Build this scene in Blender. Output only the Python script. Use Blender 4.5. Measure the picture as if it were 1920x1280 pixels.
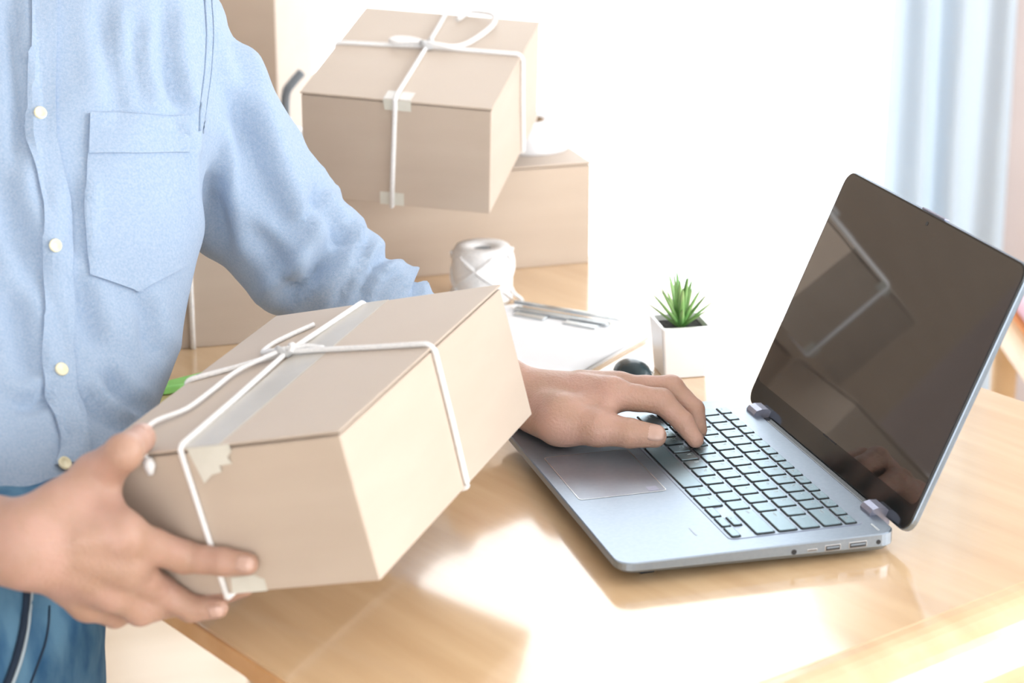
import bpy, bmesh, math, random
import numpy as np
from mathutils import Vector, Matrix, noise
from mathutils.bvhtree import BVHTree

random.seed(7)
for o in list(bpy.data.objects): bpy.data.objects.remove(o)
S = bpy.context.scene
COL = S.collection

# ------------------------------------------------------------------ camera
CAM = np.array([-0.50245, -1.43476, 0.68398]); AZ, EL = 0.284759, -0.312824
FPX = 2.1757 * 1920
cd = np.array([math.sin(AZ) * math.cos(EL), math.cos(AZ) * math.cos(EL), math.sin(EL)])
cr = np.array([math.cos(AZ), -math.sin(AZ), 0.0]); cu = np.cross(cr, cd)
dh = np.array([math.sin(AZ), math.cos(AZ), 0.0])          # horizontal view direction
def ray(px, py): return cd + cr * (px - 960) / FPX - cu * (py - 640) / FPX
def at(px, py, dep): return CAM + ray(px, py) * dep       # a point at a given distance in front of the lens
def onz(px, py, z=0.0):
    v = ray(px, py); return CAM + v * (z - CAM[2]) / v[2]
def room(r, d, z): return cr * r + dh * d + np.array([0, 0, z])   # room axes: r to the right, d away
cam = bpy.data.cameras.new('camera'); camo = bpy.data.objects.new('camera', cam); COL.objects.link(camo)
camo.matrix_world = Matrix(((cr[0], cu[0], -cd[0], CAM[0]), (cr[1], cu[1], -cd[1], CAM[1]), (cr[2], cu[2], -cd[2], CAM[2]), (0, 0, 0, 1)))
cam.sensor_width = 36; cam.lens = 2.1757 * 36; cam.clip_start = .05
cam.dof.use_dof = True; cam.dof.focus_distance = 1.87; cam.dof.aperture_fstop = 5.6
S.camera = camo

# ------------------------------------------------------------------ light
FLOOR = -0.92; CEIL = 1.65
BACK, FRONT, RIGHT, LEFT = 1.95, -4.6, 1.75, -2.3
W = bpy.data.worlds.new('sky'); S.world = W; W.use_nodes = True
bg = W.node_tree.nodes['Background']; bg.inputs[0].default_value = (.93, .97, 1, 1); bg.inputs[1].default_value = 3.0
def area(name, loc, direction, sx, sy, power, col=(1, 1, 1)):
    l = bpy.data.lights.new(name, 'AREA'); l.shape = 'RECTANGLE'; l.size = sx; l.size_y = sy; l.energy = power; l.color = col
    o = bpy.data.objects.new(name, l); COL.objects.link(o); o.location = Vector(loc)
    o.rotation_euler = Vector(direction).to_track_quat('-Z', 'Y').to_euler(); return o
area('daylight_right_window', room(RIGHT + .12, -.15, .55), tuple(-cr), 2.5, 1.5, 40, (1, .985, .985))
area('front_fill_light', room(-.1, FRONT - .12, .55), tuple(dh), 3.2, 1.7, 46, (1, .99, .985))  # added fill from behind the camera, no known source there
area('daylight_back_window', room(-.05, BACK + .15, .35), tuple(-dh), 1.3, 2.2, 4, (.95, .98, 1))
S.view_settings.view_transform = 'Standard'; S.view_settings.look = 'None'
S.view_settings.exposure = 0.15; S.view_settings.gamma = 1; S.view_settings.use_curve_mapping = False

# ------------------------------------------------------------------ materials
def nodes(name):
    m = bpy.data.materials.new(name); m.use_nodes = True; t = m.node_tree
    return m, t, t.nodes['Principled BSDF']
def mat(name, c1, c2=None, rough=.5, scale=(8, 8, 8), detail=4, bump=0, bscale=None, metal=0, spec=.5, coat=0, sss=0, lo=.35, hi=.65, trans=0, coord='Object', sheen=0, crough=.05):
    m, t, p = nodes(name); N = t.nodes.new; L = t.links.new
    p.inputs['Roughness'].default_value = rough; p.inputs['Metallic'].default_value = metal
    p.inputs['Specular IOR Level'].default_value = spec; p.inputs['Coat Weight'].default_value = coat; p.inputs['Coat Roughness'].default_value = crough
    p.inputs['Sheen Weight'].default_value = sheen
    if sss:
        p.inputs['Subsurface Weight'].default_value = sss; p.inputs['Subsurface Radius'].default_value = (.012, .004, .002); p.inputs['Subsurface Scale'].default_value = .6
    p.inputs['Transmission Weight'].default_value = trans
    p.inputs['Base Color'].default_value = (*c1, 1)
    tc = N('ShaderNodeTexCoord')
    def ns(sc, det):
        mp = N('ShaderNodeMapping'); mp.inputs['Scale'].default_value = sc; L(tc.outputs[coord], mp.inputs[0])
        n = N('ShaderNodeTexNoise'); n.inputs['Scale'].default_value = 1; n.inputs['Detail'].default_value = det; L(mp.outputs[0], n.inputs[0]); return n
    if c2:
        n = ns(scale, detail); r = N('ShaderNodeValToRGB')
        r.color_ramp.elements[0].color = (*c1, 1); r.color_ramp.elements[1].color = (*c2, 1)
        r.color_ramp.elements[0].position = lo; r.color_ramp.elements[1].position = hi
        L(n.outputs['Fac'], r.inputs[0]); L(r.outputs[0], p.inputs['Base Color'])
    if bump:
        n = ns(bscale or scale, 3); b = N('ShaderNodeBump'); b.inputs['Strength'].default_value = bump; b.inputs['Distance'].default_value = .002
        L(n.outputs['Fac'], b.inputs['Height']); L(b.outputs[0], p.inputs['Normal'])
    return m
M = {}
M['card'] = mat('cardboard', (.53, .435, .35), (.555, .46, .373), .6, (9, 9, 40), 4, .05, (30, 30, 300), spec=.4, sheen=.25)
M['card_in'] = mat('cardboard_edge', (.34, .24, .16), (.40, .29, .2), .85, (60, 60, 60))
M['cord'] = mat('white_cord', (.86, .87, .88), (.95, .95, .95), .7, (400, 400, 400), 2, .4, (900, 900, 900), spec=.3)
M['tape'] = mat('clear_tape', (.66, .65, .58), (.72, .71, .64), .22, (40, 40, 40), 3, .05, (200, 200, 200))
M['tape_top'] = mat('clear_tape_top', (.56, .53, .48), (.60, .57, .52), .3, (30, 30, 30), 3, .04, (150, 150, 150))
M['wood'] = mat('varnished_wood', (.66, .45, .255), (.75, .535, .32), .16, (30, 3, 30), 5, spec=.6, coat=1.0, crough=.1)
M['wood_edge'] = mat('wood_edge', (.62, .33, .13), (.70, .40, .18), .3, (3, 30, 30), 4)
M['floor'] = mat('pale_floor', (.60, .49, .37), (.66, .55, .43), .4, (2, 18, 2), 5)
M['wall'] = mat('white_wall', (.84, .83, .82), (.88, .87, .86), .8, (5, 5, 5), 3, .04, (200, 200, 200))
M['wallback'] = mat('pinkish_wall', (.55, .47, .45), (.58, .50, .48), .8, (5, 5, 5), 3, .04, (200, 200, 200))
M['taupe'] = mat('taupe_wall', (.62, .58, .55), (.65, .61, .58), .8, (5, 5, 5), 3)
M['frame'] = mat('window_frame_white', (.85, .86, .87), (.9, .9, .9), .4, (20, 20, 20))
M['alu'] = mat('laptop_aluminium', (.285, .345, .415), (.305, .365, .435), .33, (300, 300, 300), 2, .03, (1500, 1500, 1500), metal=.85)
M['alu_side'] = mat('laptop_side_metal', (.30, .315, .41), (.33, .345, .44), .35, (300, 300, 300), 2, metal=.7)
M['pad'] = mat('touchpad', (.25, .28, .33), (.265, .295, .345), .28, (200, 200, 200), 2, metal=.7)
M['key'] = mat('key_plastic', (.15, .25, .30), (.165, .265, .315), .27, (300, 300, 300), 2, .05, (2500, 2500, 2500), metal=.65, spec=.6, coat=.35, crough=.22)
M['keygap'] = mat('key_side', (.008, .012, .016), None, .6)
M['legend'] = mat('key_legend', (.55, .62, .66), None, .5)
M['black'] = mat('black_bezel', (.006, .010, .012), (.008, .012, .014), .12, (50, 50, 50), spec=.6)
M['screen'] = mat('screen_glass', (.012, .011, .011), (.014, .013, .013), .035, (30, 30, 30), spec=1.0, coat=.6, crough=.02)
M['port'] = mat('port_dark', (.02, .022, .026), None, .4)
M['portmetal'] = mat('port_metal', (.5, .5, .5), None, .3, metal=1)
M['shirt'] = mat('chambray', (.29, .405, .575), (.42, .515, .655), .85, (520, 520, 520), 5, .35, (1600, 1600, 1600), spec=.2, lo=.25, hi=.75, sheen=.15)
M['button'] = mat('cream_button', (.82, .76, .52), (.88, .83, .62), .35, (150, 150, 150))
M['denim'] = mat('denim', (.018, .085, .20), (.12, .26, .40), .9, (34, 34, 13), 7, .5, (1500, 1500, 1500), spec=.2)
M['stitch'] = mat('denim_stitch', (.45, .55, .62), None, .8)
M['seam'] = mat('denim_dark_seam', (.012, .025, .05), None, .9)
M['skin'] = mat('skin', (.46, .285, .207), (.53, .325, .257), .45, (38, 38, 38), 4, .35, (420, 420, 420), spec=.45, sss=.2)
M['nail'] = mat('nail', (.56, .365, .295), (.60, .40, .33), .3, (90, 90, 90), spec=.6)
M['hair'] = mat('dark_hair', (.015, .012, .010), (.03, .024, .02), .5, (200, 200, 20), 3, .4, (300, 300, 20))
M['ceramic'] = mat('white_ceramic', (.86, .86, .87), (.89, .89, .9), .2, (20, 20, 20), coat=.3)
M['soil'] = mat('dark_soil', (.03, .032, .035), (.08, .08, .08), .95, (300, 300, 300), 4, 1.0, (500, 500, 500))
M['leaf'] = mat('succulent_leaf', (.16, .40, .10), (.36, .56, .22), .4, (60, 60, 25), 3)
M['paper'] = mat('white_paper', (.84, .87, .91), (.88, .90, .93), .7, (20, 20, 20))
M['board'] = mat('clipboard_board', (.80, .84, .88), (.84, .87, .90), .6, (10, 60, 10))
M['steel'] = mat('steel', (.62, .66, .68), (.68, .72, .74), .25, (80, 80, 80), metal=.9)
M['mouse'] = mat('dark_glossy_plastic', (.015, .035, .045), (.02, .045, .055), .22, (50, 50, 50))
M['green'] = mat('lime_plastic', (.27, .72, .17), (.33, .78, .22), .4, (40, 40, 40))
M['whiteroll'] = mat('white_film', (.84, .86, .90), (.88, .9, .93), .35, (50, 50, 50))
M['greyplastic'] = mat('grey_plastic', (.20, .24, .28), (.25, .29, .33), .4, (40, 40, 40))
M['curtain'] = None
m, t, p = nodes('pale_blue_curtain'); M['curtain'] = m
p.inputs['Base Color'].default_value = (.72, .78, .83, 1); p.inputs['Roughness'].default_value = .9
tr = t.nodes.new('ShaderNodeBsdfTranslucent'); tr.inputs[0].default_value = (.68, .76, .83, 1)
mx = t.nodes.new('ShaderNodeMixShader'); mx.inputs[0].default_value = .5
t.links.new(p.outputs[0], mx.inputs[1]); t.links.new(tr.outputs[0], mx.inputs[2]); t.links.new(mx.outputs[0], t.nodes['Material Output'].inputs[0])
m, t, p = nodes('window_glass'); M['glass'] = m
tp = t.nodes.new('ShaderNodeBsdfTransparent'); gl = t.nodes.new('ShaderNodeBsdfGlossy'); gl.inputs['Roughness'].default_value = .02
mx = t.nodes.new('ShaderNodeMixShader'); mx.inputs[0].default_value = .04
t.links.new(tp.outputs[0], mx.inputs[1]); t.links.new(gl.outputs[0], mx.inputs[2]); t.links.new(mx.outputs[0], t.nodes['Material Output'].inputs[0])
M['chairwood'] = mat('chair_wood', (.72, .50, .28), (.78, .56, .33), .4, (4, 30, 30))
M['pinkcloth'] = mat('pink_cushion', (.80, .55, .66), (.85, .62, .72), .9, (60, 60, 60))
M['orangetrim'] = mat('orange_trim', (.75, .30, .10), None, .8)

# ------------------------------------------------------------------ mesh helpers
def raw(name, vs, fs, m, parent=None, smooth=False):
    me = bpy.data.meshes.new(name); me.from_pydata([tuple(map(float, v)) for v in vs], [], [tuple(map(int, f)) for f in fs]); me.update()
    if m is not None: me.materials.append(M[m] if isinstance(m, str) else m)
    if smooth: me.polygons.foreach_set('use_smooth', [True] * len(me.polygons))
    o = bpy.data.objects.new(name, me); COL.objects.link(o)
    if parent: o.parent = parent
    return o
def from_bm(name, bm, m, parent=None, smooth=False):
    bmesh.ops.recalc_face_normals(bm, faces=bm.faces[:])
    me = bpy.data.meshes.new(name); bm.to_mesh(me); bm.free()
    if m: me.materials.append(M[m])
    if smooth: me.polygons.foreach_set('use_smooth', [True] * len(me.polygons))
    o = bpy.data.objects.new(name, me); COL.objects.link(o)
    if parent: o.parent = parent
    return o
def bm_box(bm, lo, hi, bev=0, seg=2):
    g = bmesh.ops.create_cube(bm, size=1)['verts']
    for v in g:
        for i in range(3): v.co[i] = (lo[i] + hi[i]) / 2 + v.co[i] * (hi[i] - lo[i])
    if bev:
        es = list({e for v in g for e in v.link_edges})
        bmesh.ops.bevel(bm, geom=es, offset=bev, segments=seg, affect='EDGES', profile=.5)
def box(name, lo, hi, m, parent=None, bev=0, seg=2, smooth=False):
    bm = bmesh.new(); bm_box(bm, lo, hi, bev, seg); return from_bm(name, bm, m, parent, smooth)
def catmull(pts, n=8):
    P = [np.array(p, float) for p in pts]; P = [2 * P[0] - P[1]] + P + [2 * P[-1] - P[-2]]; out = []
    for i in range(1, len(P) - 2):
        for k in range(n):
            t = k / n; a, b, c, d = P[i - 1:i + 3]
            out.append(.5 * (2 * b + (c - a) * t + (2 * a - 5 * b + 4 * c - d) * t * t + (3 * b - a - 3 * c + d) * t ** 3))
    out.append(P[-2]); return out
def tube_data(pts, r, seg=8, twist=0.0):
    pts = [np.array(p, float) for p in pts]; n = len(pts); vs = []; fs = []
    rr = r if hasattr(r, '__len__') else [r] * n; up = np.array([.13, .21, .97])
    for i, p in enumerate(pts):
        t = pts[min(i + 1, n - 1)] - pts[max(i - 1, 0)]; t = t / (np.linalg.norm(t) + 1e-12)
        a = np.cross(t, up)
        if np.linalg.norm(a) < .1: a = np.cross(t, [1, 0, 0])
        a /= np.linalg.norm(a); b = np.cross(t, a); up = b if False else up
        for k in range(seg):
            q = 2 * math.pi * k / seg + twist * i; vs.append(p + rr[i] * (math.cos(q) * a + math.sin(q) * b))
    for i in range(n - 1):
        for k in range(seg): fs.append((i * seg + k, i * seg + (k + 1) % seg, (i + 1) * seg + (k + 1) % seg, (i + 1) * seg + k))
    fs.append(tuple(range(seg))[::-1]); fs.append(tuple((n - 1) * seg + k for k in range(seg)))
    return vs, fs
def taut(pts, rad=.004, n=4):
    P = [np.array(p, float) for p in pts]; out = [P[0]]
    for a, b, c in zip(P[:-2], P[1:-1], P[2:]):
        l1, l2 = np.linalg.norm(a - b), np.linalg.norm(c - b); k = min(rad, l1 * .45, l2 * .45); p, q = b + (a - b) / l1 * k, b + (c - b) / l2 * k
        for i in range(n + 1): t = i / n; out.append((1 - t) ** 2 * p + 2 * t * (1 - t) * b + t * t * q)
    return out + [P[-1]]
def tube(name, pts, r, m, parent=None, seg=8):
    vs, fs = tube_data(pts, r, seg); return raw(name, vs, fs, m, parent, True)
def extrude_poly(name, poly, z0, z1, m, parent=None, bev=0, to=None):
    bm = bmesh.new(); f = bm.faces.new([bm.verts.new((x, y, z0)) for x, y in poly])
    g = bmesh.ops.extrude_face_region(bm, geom=[f])['geom']
    for v in g:
        if isinstance(v, bmesh.types.BMVert): v.co.z = z1
    if bev:
        es = [e for e in bm.edges if abs(e.verts[0].co.z - e.verts[1].co.z) < 1e-6]
        bmesh.ops.bevel(bm, geom=es, offset=bev, segments=2, affect='EDGES', profile=.5)
    if to is not None:
        for v in bm.verts: v.co = to @ v.co
    return from_bm(name, bm, m, parent)
def rrect(x0, y0, x1, y1, r, n=5):
    out = []
    for cx, cy, a in ((x1 - r, y1 - r, 0), (x0 + r, y1 - r, 90), (x0 + r, y0 + r, 180), (x1 - r, y0 + r, 270)):
        for k in range(n + 1):
            q = math.radians(a + 90 * k / n); out.append((cx + r * math.cos(q), cy + r * math.sin(q)))
    return out
def thing(name, label, cat, loc=(0, 0, 0), mw=None, group=None):
    o = bpy.data.objects.new(name, None); COL.objects.link(o); o.empty_display_size = .05
    if mw is not None: o.matrix_world = mw
    else: o.location = loc
    return tag(o, label, cat, group)
def tag(o, label, cat, group=None):
    o['label'] = label; o['category'] = cat
    if group: o['group'] = group
    return o
def struct(o, label=None):
    o['kind'] = 'structure'
    if label: o['label'] = label
    return o
def frame_m(ex, ey, ez, o):
    return Matrix(((ex[0], ey[0], ez[0], o[0]), (ex[1], ey[1], ez[1], o[1]), (ex[2], ey[2], ez[2], o[2]), (0, 0, 0, 1)))

# ------------------------------------------------------------------ signed-distance modelling (bodies, cloth)
def surface_nets(F, org, h):
    Sg = F < 0; nx, ny, nz = F.shape
    c = [(i, j, k) for i in (0, 1) for j in (0, 1) for k in (0, 1)]
    sl = lambda A, o: A[o[0]:nx - 1 + o[0], o[1]:ny - 1 + o[1], o[2]:nz - 1 + o[2]]
    cnt = sum(sl(Sg, o).astype(np.int8) for o in c); act = (cnt > 0) & (cnt < 8)
    idx = -np.ones(act.shape, np.int64); I = np.argwhere(act); idx[act] = np.arange(len(I))
    acc = np.zeros((len(I), 3)); w = np.zeros(len(I))
    for a in c:
        for ax in range(3):
            if a[ax]: continue
            b = list(a); b[ax] = 1
            fa = F[I[:, 0] + a[0], I[:, 1] + a[1], I[:, 2] + a[2]]; fb = F[I[:, 0] + b[0], I[:, 1] + b[1], I[:, 2] + b[2]]
            k = (fa < 0) != (fb < 0); t = np.where(k, fa / np.where(k, fa - fb, 1), 0)
            p = np.tile(np.array(a, float), (len(I), 1)); p[:, ax] = t
            acc[k] += p[k]; w[k] += 1
    V = org + h * (I + acc / w[:, None]); Q = []
    for ax in range(3):
        u, v = (ax + 1) % 3, (ax + 2) % 3
        s0 = [slice(None)] * 3; s1 = [slice(None)] * 3; s0[ax] = slice(0, -1); s1[ax] = slice(1, None)
        E = np.argwhere(Sg[tuple(s0)] != Sg[tuple(s1)])
        E = E[(E[:, u] > 0) & (E[:, v] > 0) & (E[:, u] < F.shape[u] - 1) & (E[:, v] < F.shape[v] - 1)]
        neg = Sg[E[:, 0], E[:, 1], E[:, 2]]
        def cell(du, dv):
            q = E.copy(); q[:, u] += du; q[:, v] += dv; return idx[q[:, 0], q[:, 1], q[:, 2]]
        q = np.stack([cell(-1, -1), cell(0, -1), cell(0, 0), cell(-1, 0)], 1)
        q[~neg] = q[~neg][:, ::-1]; Q.append(q)
    Q = np.concatenate(Q); Q = Q[(Q >= 0).all(1)]
    return V, Q
def smin(a, b, k):
    hh = np.clip(.5 + .5 * (b - a) / k, 0, 1); return b * (1 - hh) + a * hh - k * hh * (1 - hh)
def cone(P, a, b, r1, r2):
    a = np.asarray(a, float); b = np.asarray(b, float); ba = b - a
    t = np.clip(((P - a) @ ba) / (ba @ ba), 0, 1)
    return np.linalg.norm(P - a - t[..., None] * ba, axis=-1) - (r1 + (r2 - r1) * t)
def ellip(P, c, R, ax=None):
    q = P - np.asarray(c)
    if ax is not None: q = q @ np.asarray(ax).T
    k = np.linalg.norm(q / R, axis=-1); return (k - 1) * min(R)
def grid(lo, hi, h):
    lo = np.asarray(lo, float); n = np.ceil((np.asarray(hi) - lo) / h).astype(int) + 1
    g = np.stack(np.meshgrid(*[lo[i] + h * np.arange(n[i]) for i in range(3)], indexing='ij'), -1); return g, lo
def chain(P, pts, rs, k=.003):
    d = None
    for i in range(len(pts) - 1):
        c = cone(P, pts[i], pts[i + 1], rs[i], rs[i + 1]); d = c if d is None else smin(d, c, k)
    return d
def relax(V, Q, it=2, lam=.5):
    for _ in range(it):
        s = np.zeros_like(V); n = np.zeros(len(V))
        for a, b in ((0, 1), (1, 2), (2, 3), (3, 0)):
            np.add.at(s, Q[:, a], V[Q[:, b]]); np.add.at(n, Q[:, a], 1)
            np.add.at(s, Q[:, b], V[Q[:, a]]); np.add.at(n, Q[:, b], 1)
        V = V + lam * (s / np.maximum(n, 1)[:, None] - V)
    return V
def vnormals(V, Q):
    n = np.cross(V[Q[:, 2]] - V[Q[:, 0]], V[Q[:, 3]] - V[Q[:, 1]]); N = np.zeros_like(V)
    for i in range(4): np.add.at(N, Q[:, i], n)
    return N / (np.linalg.norm(N, axis=1)[:, None] + 1e-12)

# ================================================================== THE ROOM
def room_box(name, r0, r1, d0, d1, z0, z1, m, parent=None, kind=True):
    vs = [room(r, d, z) for z in (z0, z1) for r, d in ((r0, d0), (r1, d0), (r1, d1), (r0, d1))]
    o = raw(name, vs, [(0, 3, 2, 1), (4, 5, 6, 7), (0, 1, 5, 4), (1, 2, 6, 5), (2, 3, 7, 6), (3, 0, 4, 7)], m, parent)
    if kind and not parent: struct(o)
    return o
room_box('floor', LEFT, RIGHT, FRONT, BACK, FLOOR - .05, FLOOR, 'floor')
room_box('ceiling', LEFT, RIGHT, FRONT, BACK, CEIL, CEIL + .05, 'wall')
room_box('wall_left', LEFT - .1, LEFT, FRONT, BACK, FLOOR, CEIL, 'taupe')
def wall_with_opening(name, mname, along, a0, a1, o0, o1, zb, zt, c0, c1):
    # along 'r': wall spans r from a0..a1 at d c0..c1; along 'd': spans d at r c0..c1; one mesh with an opening
    vs = []; fs = []
    def add(p0, p1, z0, z1):
        b = len(vs)
        for z in (z0, z1):
            for (p, c) in ((p0, c0), (p1, c0), (p1, c1), (p0, c1)):
                vs.append(room(p, c, z) if along == 'r' else room(c, p, z))
        fs.extend([tuple(b + i for i in f) for f in ((0, 3, 2, 1), (4, 5, 6, 7), (0, 1, 5, 4), (1, 2, 6, 5), (2, 3, 7, 6), (3, 0, 4, 7))])
    add(a0, o0, FLOOR, CEIL); add(o1, a1, FLOOR, CEIL)
    if zb > FLOOR + .01: add(o0, o1, FLOOR, zb)
    add(o0, o1, zt, CEIL)
    return struct(raw(name, vs, fs, mname))
def window(name, along, o0, o1, zb, zt, c, mull):
    w = struct(bpy.data.objects.new(name, None)); COL.objects.link(w)
    def bar(p0, p1, z0, z1, nm='window_frame', dep=.03, m='frame'):
        if along == 'r': return room_box(nm, p0, p1, c - dep, c + dep, z0, z1, m, w)
        return room_box(nm, c - dep, c + dep, p0, p1, z0, z1, m, w)
    t = .05
    bar(o0, o1, zb, zb + t); bar(o0, o1, zt - t, zt); bar(o0, o0 + t, zb + t, zt - t); bar(o1 - t, o1, zb + t, zt - t)
    edges = [o0 + t] + list(mull) + [o1 - t]
    for mm in mull: bar(mm - .02, mm + .02, zb + t, zt - t, 'mullion')
    for a, b in zip(edges[:-1], edges[1:]): bar(a, b, zb + t, zt - t, 'pane', .003, 'glass')
wall_with_opening('wall_back', 'wallback', 'r', LEFT, RIGHT, -.80, .66, FLOOR + .02, 1.45, BACK, BACK + .12)
window('window_1', 'r', -.80, .66, FLOOR + .02, 1.45, BACK + .06, (-.56,))
wall_with_opening('wall_right', 'wall', 'd', FRONT, BACK, -1.45, 1.15, -.2, 1.35, RIGHT, RIGHT + .12)
window('window_2', 'd', -1.45, 1.15, -.2, 1.35, RIGHT + .05, (-.15,))
wall_with_opening('wall_front', 'wall', 'r', LEFT, RIGHT, -1.75, 1.55, -.35, 1.45, FRONT - .12, FRONT)
window('added_window', 'r', -1.75, 1.55, -.35, 1.45, FRONT - .06, (-.1,))  # unseen window, added with its opening to house the front fill

# curtain hanging to the right of the back window
def curtain(name, r0, r1, d, label, waves, amp):
    vs = []; fs = []; n = 120
    for k, z in enumerate(np.linspace(FLOOR + .02, 1.5, 14)):
        for i in range(n + 1):
            u = i / n; q = amp * (math.sin(u * waves * 2 * math.pi) + .35 * math.sin(u * waves * 4.7 + 1 + z * .6))
            vs.append(room(r0 + (r1 - r0) * u + .006 * math.sin(z * 2 + u * 9), d + q, z))
    for k in range(13):
        for i in range(n): a = k * (n + 1) + i; fs.append((a, a + 1, a + n + 2, a + n + 1))
    o = raw(name, vs, fs, 'curtain', None, True)
    sm = o.modifiers.new('thickness', 'SOLIDIFY'); sm.thickness = .002
    return tag(o, label, 'curtain')
curtain('curtain', .50, .688, BACK - .09, 'pale blue curtain hanging in soft folds beside the bright window', 3.0, .014)

# ================================================================== TABLE
TN = np.array([.93, .3676, 0]); TN /= np.linalg.norm(TN); TM = np.array([TN[1], -TN[0], 0])   # across, toward the viewer
def tw(n, m_, z): return TN * n + TM * m_ + np.array([0, 0, z])
N0, N1, M0, M1 = -.277, .567, -1.40, .178
table = thing('table', 'long varnished light wood table with rounded front edge', 'table', mw=frame_m(TM, TN, (0, 0, 1), (0, 0, 0)))
# local axes: x toward the viewer (TM), y across (TN).  TM x TN = -z, so use mirrored-safe frame
table.matrix_world = frame_m(TN, -TM, (0, 0, 1), (0, 0, 0))      # local x = TN, local y = -TM (away)
def tl(n, m_): return (n, -m_)
box('tabletop', (N0, -M1, -.016), (N1, -M0, 0), 'wood', table, .002, 2)
vs = []; fs = []; prof = []
for k in range(13):
    q = math.pi / 2 * k / 12; prof.append((M1 + .048 * math.sin(q), -.046 + .046 * math.cos(q)))
prof += [(M1 + .044, -.060), (M1, -.060)]
for n_ in (N0, N1):
    for (m_, z) in prof: vs.append((n_, -m_, z))
K = len(prof)
for k in range(K - 1): fs.append((k, k + 1, K + k + 1, K + k))
fs.append(tuple(range(K))[::-1]); fs.append(tuple(range(K, 2 * K))); fs.append((0, K, 2 * K - 1, K - 1))
raw('front_rail', vs, fs, 'wood', table, False)
box('edge_strip', (N0 - .002, -M1, -.0155), (N0 + .0005, -M0, -.0012), 'wood_edge', table)
for n_, m_ in ((N0 + .06, M0 + .07), (N1 - .06, M0 + .07), (N0 + .06, M1 - .03), (N1 - .06, M1 - .03)):
    box('leg', (n_ - .03, -m_ - .03, FLOOR), (n_ + .03, -m_ + .03, -.016), 'wood', table, .004)
box('apron', (N1 - .055, -M1 + .06, -.09), (N1 - .035, -M0 - .1, -.016), 'wood', table)
box('apron', (N0 + .09, -M0 - .08, -.09), (N1 - .09, -M0 - .06, -.016), 'wood', table)

# ================================================================== LAPTOP
LW, LD, DZ = .3235, .226, .019
lap = thing('laptop', 'open silver blue laptop with black keys standing on the table', 'laptop')
bm = bmesh.new(); rings = []
for (ins, zf, zr) in ((.0, DZ - .0008, DZ - .0008), (.0006, DZ, DZ)): rings.append((ins, zf, zr))
prof = [(.010, .0095, .0035), (.004, .0100, .0040), (.0, DZ - .0060, DZ - .0105), (.0, DZ - .0009, DZ - .0009), (.0008, DZ, DZ)]
loops = []
for ins, zf, zr in prof:
    lp = [bm.verts.new((x, y, zf + (zr - zf) * x / LD)) for x, y in rrect(ins, ins, LD - ins, LW - ins, .013 - ins * .5, 6)]
    loops.append(lp)
for a, b in zip(loops[:-1], loops[1:]):
    for k in range(len(a)): bm.faces.new((a[k], a[(k + 1) % len(a)], b[(k + 1) % len(a)], b[k]))
bm.faces.new(loops[0][::-1]); bm.faces.new(loops[-1])
from_bm('base', bm, 'alu', lap)
for x in (.03, .195):
    for y in (.03, LW - .03): box('rubber_foot', (x - .006, y - .01, 0), (x + .006, y + .01, .0095 - .006 * x / LD + .001), 'port', lap, .001)
tray = extrude_poly('keyboard_tray', rrect(.0962, .0212, .2078, .3058, .005), DZ - .0006, DZ + .0003, 'alu_side', lap)
extrude_poly('keyboard_deck', rrect(.0966, .0216, .2074, .3054, .0047), DZ + .0001, DZ + .0004, 'alu', tray)
extrude_poly('touchpad', rrect(.0118, .130, .0852, .2275, .003), DZ - .0004, DZ + .00025, 'pad', lap)
bm = bmesh.new()
ti, to_ = rrect(.0121, .1303, .0849, .2272, .003), rrect(.0114, .1296, .0856, .2279, .0035)
a = [bm.verts.new((x, y, DZ + .0003)) for x, y in ti]; b = [bm.verts.new((x, y, DZ + .0003)) for x, y in to_]
for k in range(len(a)): bm.faces.new((a[k], a[(k + 1) % len(a)], b[(k + 1) % len(a)], b[k]))
from_bm('touchpad_rim', bm, 'steel', lap)
extrude_poly('fingerprint_reader', rrect(.0710, .1325, .0800, .1420, .001), DZ + .0002, DZ + .0004, 'alu_side', lap)
mesh_cache = {}
def key(x0, x1, y0, y1, leg=None, size=.0052):
    w, d = round(x1 - x0, 5), round(y1 - y0, 5)
    if (w, d) not in mesh_cache:
        bm = bmesh.new(); lo = []
        for ins, z in ((-.0007, 0), (-.0007, .0004), (.0, .0010), (.0004, .0013)):
            lo.append([bm.verts.new((x, y, z)) for x, y in rrect(ins, ins, w - ins, d - ins, .0014, 3)])
        for i, (a, b) in enumerate(zip(lo[:-1], lo[1:])):
            for k in range(len(a)):
                f = bm.faces.new((a[k], a[(k + 1) % len(a)], b[(k + 1) % len(a)], b[k])); f.material_index = 1 if i < 2 else 0
        bm.faces.new(lo[-1]); me = bpy.data.meshes.new('key'); bmesh.ops.recalc_face_normals(bm, faces=bm.faces[:]); bm.to_mesh(me); bm.free()
        me.materials.append(M['key']); me.materials.append(M['keygap']); mesh_cache[(w, d)] = me
    o = bpy.data.objects.new('key', mesh_cache[(w, d)]); COL.objects.link(o); o.parent = lap; o.location = (x0, y0, DZ + .0004)
    if leg:
        if leg not in mesh_cache:
            cu_ = bpy.data.curves.new('legend', 'FONT'); cu_.body = leg; cu_.size = size if len(leg) == 1 else .0034; cu_.resolution_u = 2; cu_.fill_mode = 'FRONT'
            to = bpy.data.objects.new('t', cu_); COL.objects.link(to); dg = bpy.context.evaluated_depsgraph_get()
            me = bpy.data.meshes.new_from_object(to.evaluated_get(dg)); bpy.data.objects.remove(to); me.materials.clear(); me.materials.append(M['legend']); mesh_cache[leg] = me
        g = bpy.data.objects.new('legend', mesh_cache[leg]); COL.objects.link(g); g.parent = o
        g.location = (w - .0065, d - .003, .00135); g.rotation_euler = (0, 0, -math.pi / 2)   # reads from the front edge
    return o
YT, GAP = .2995, .0034
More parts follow.
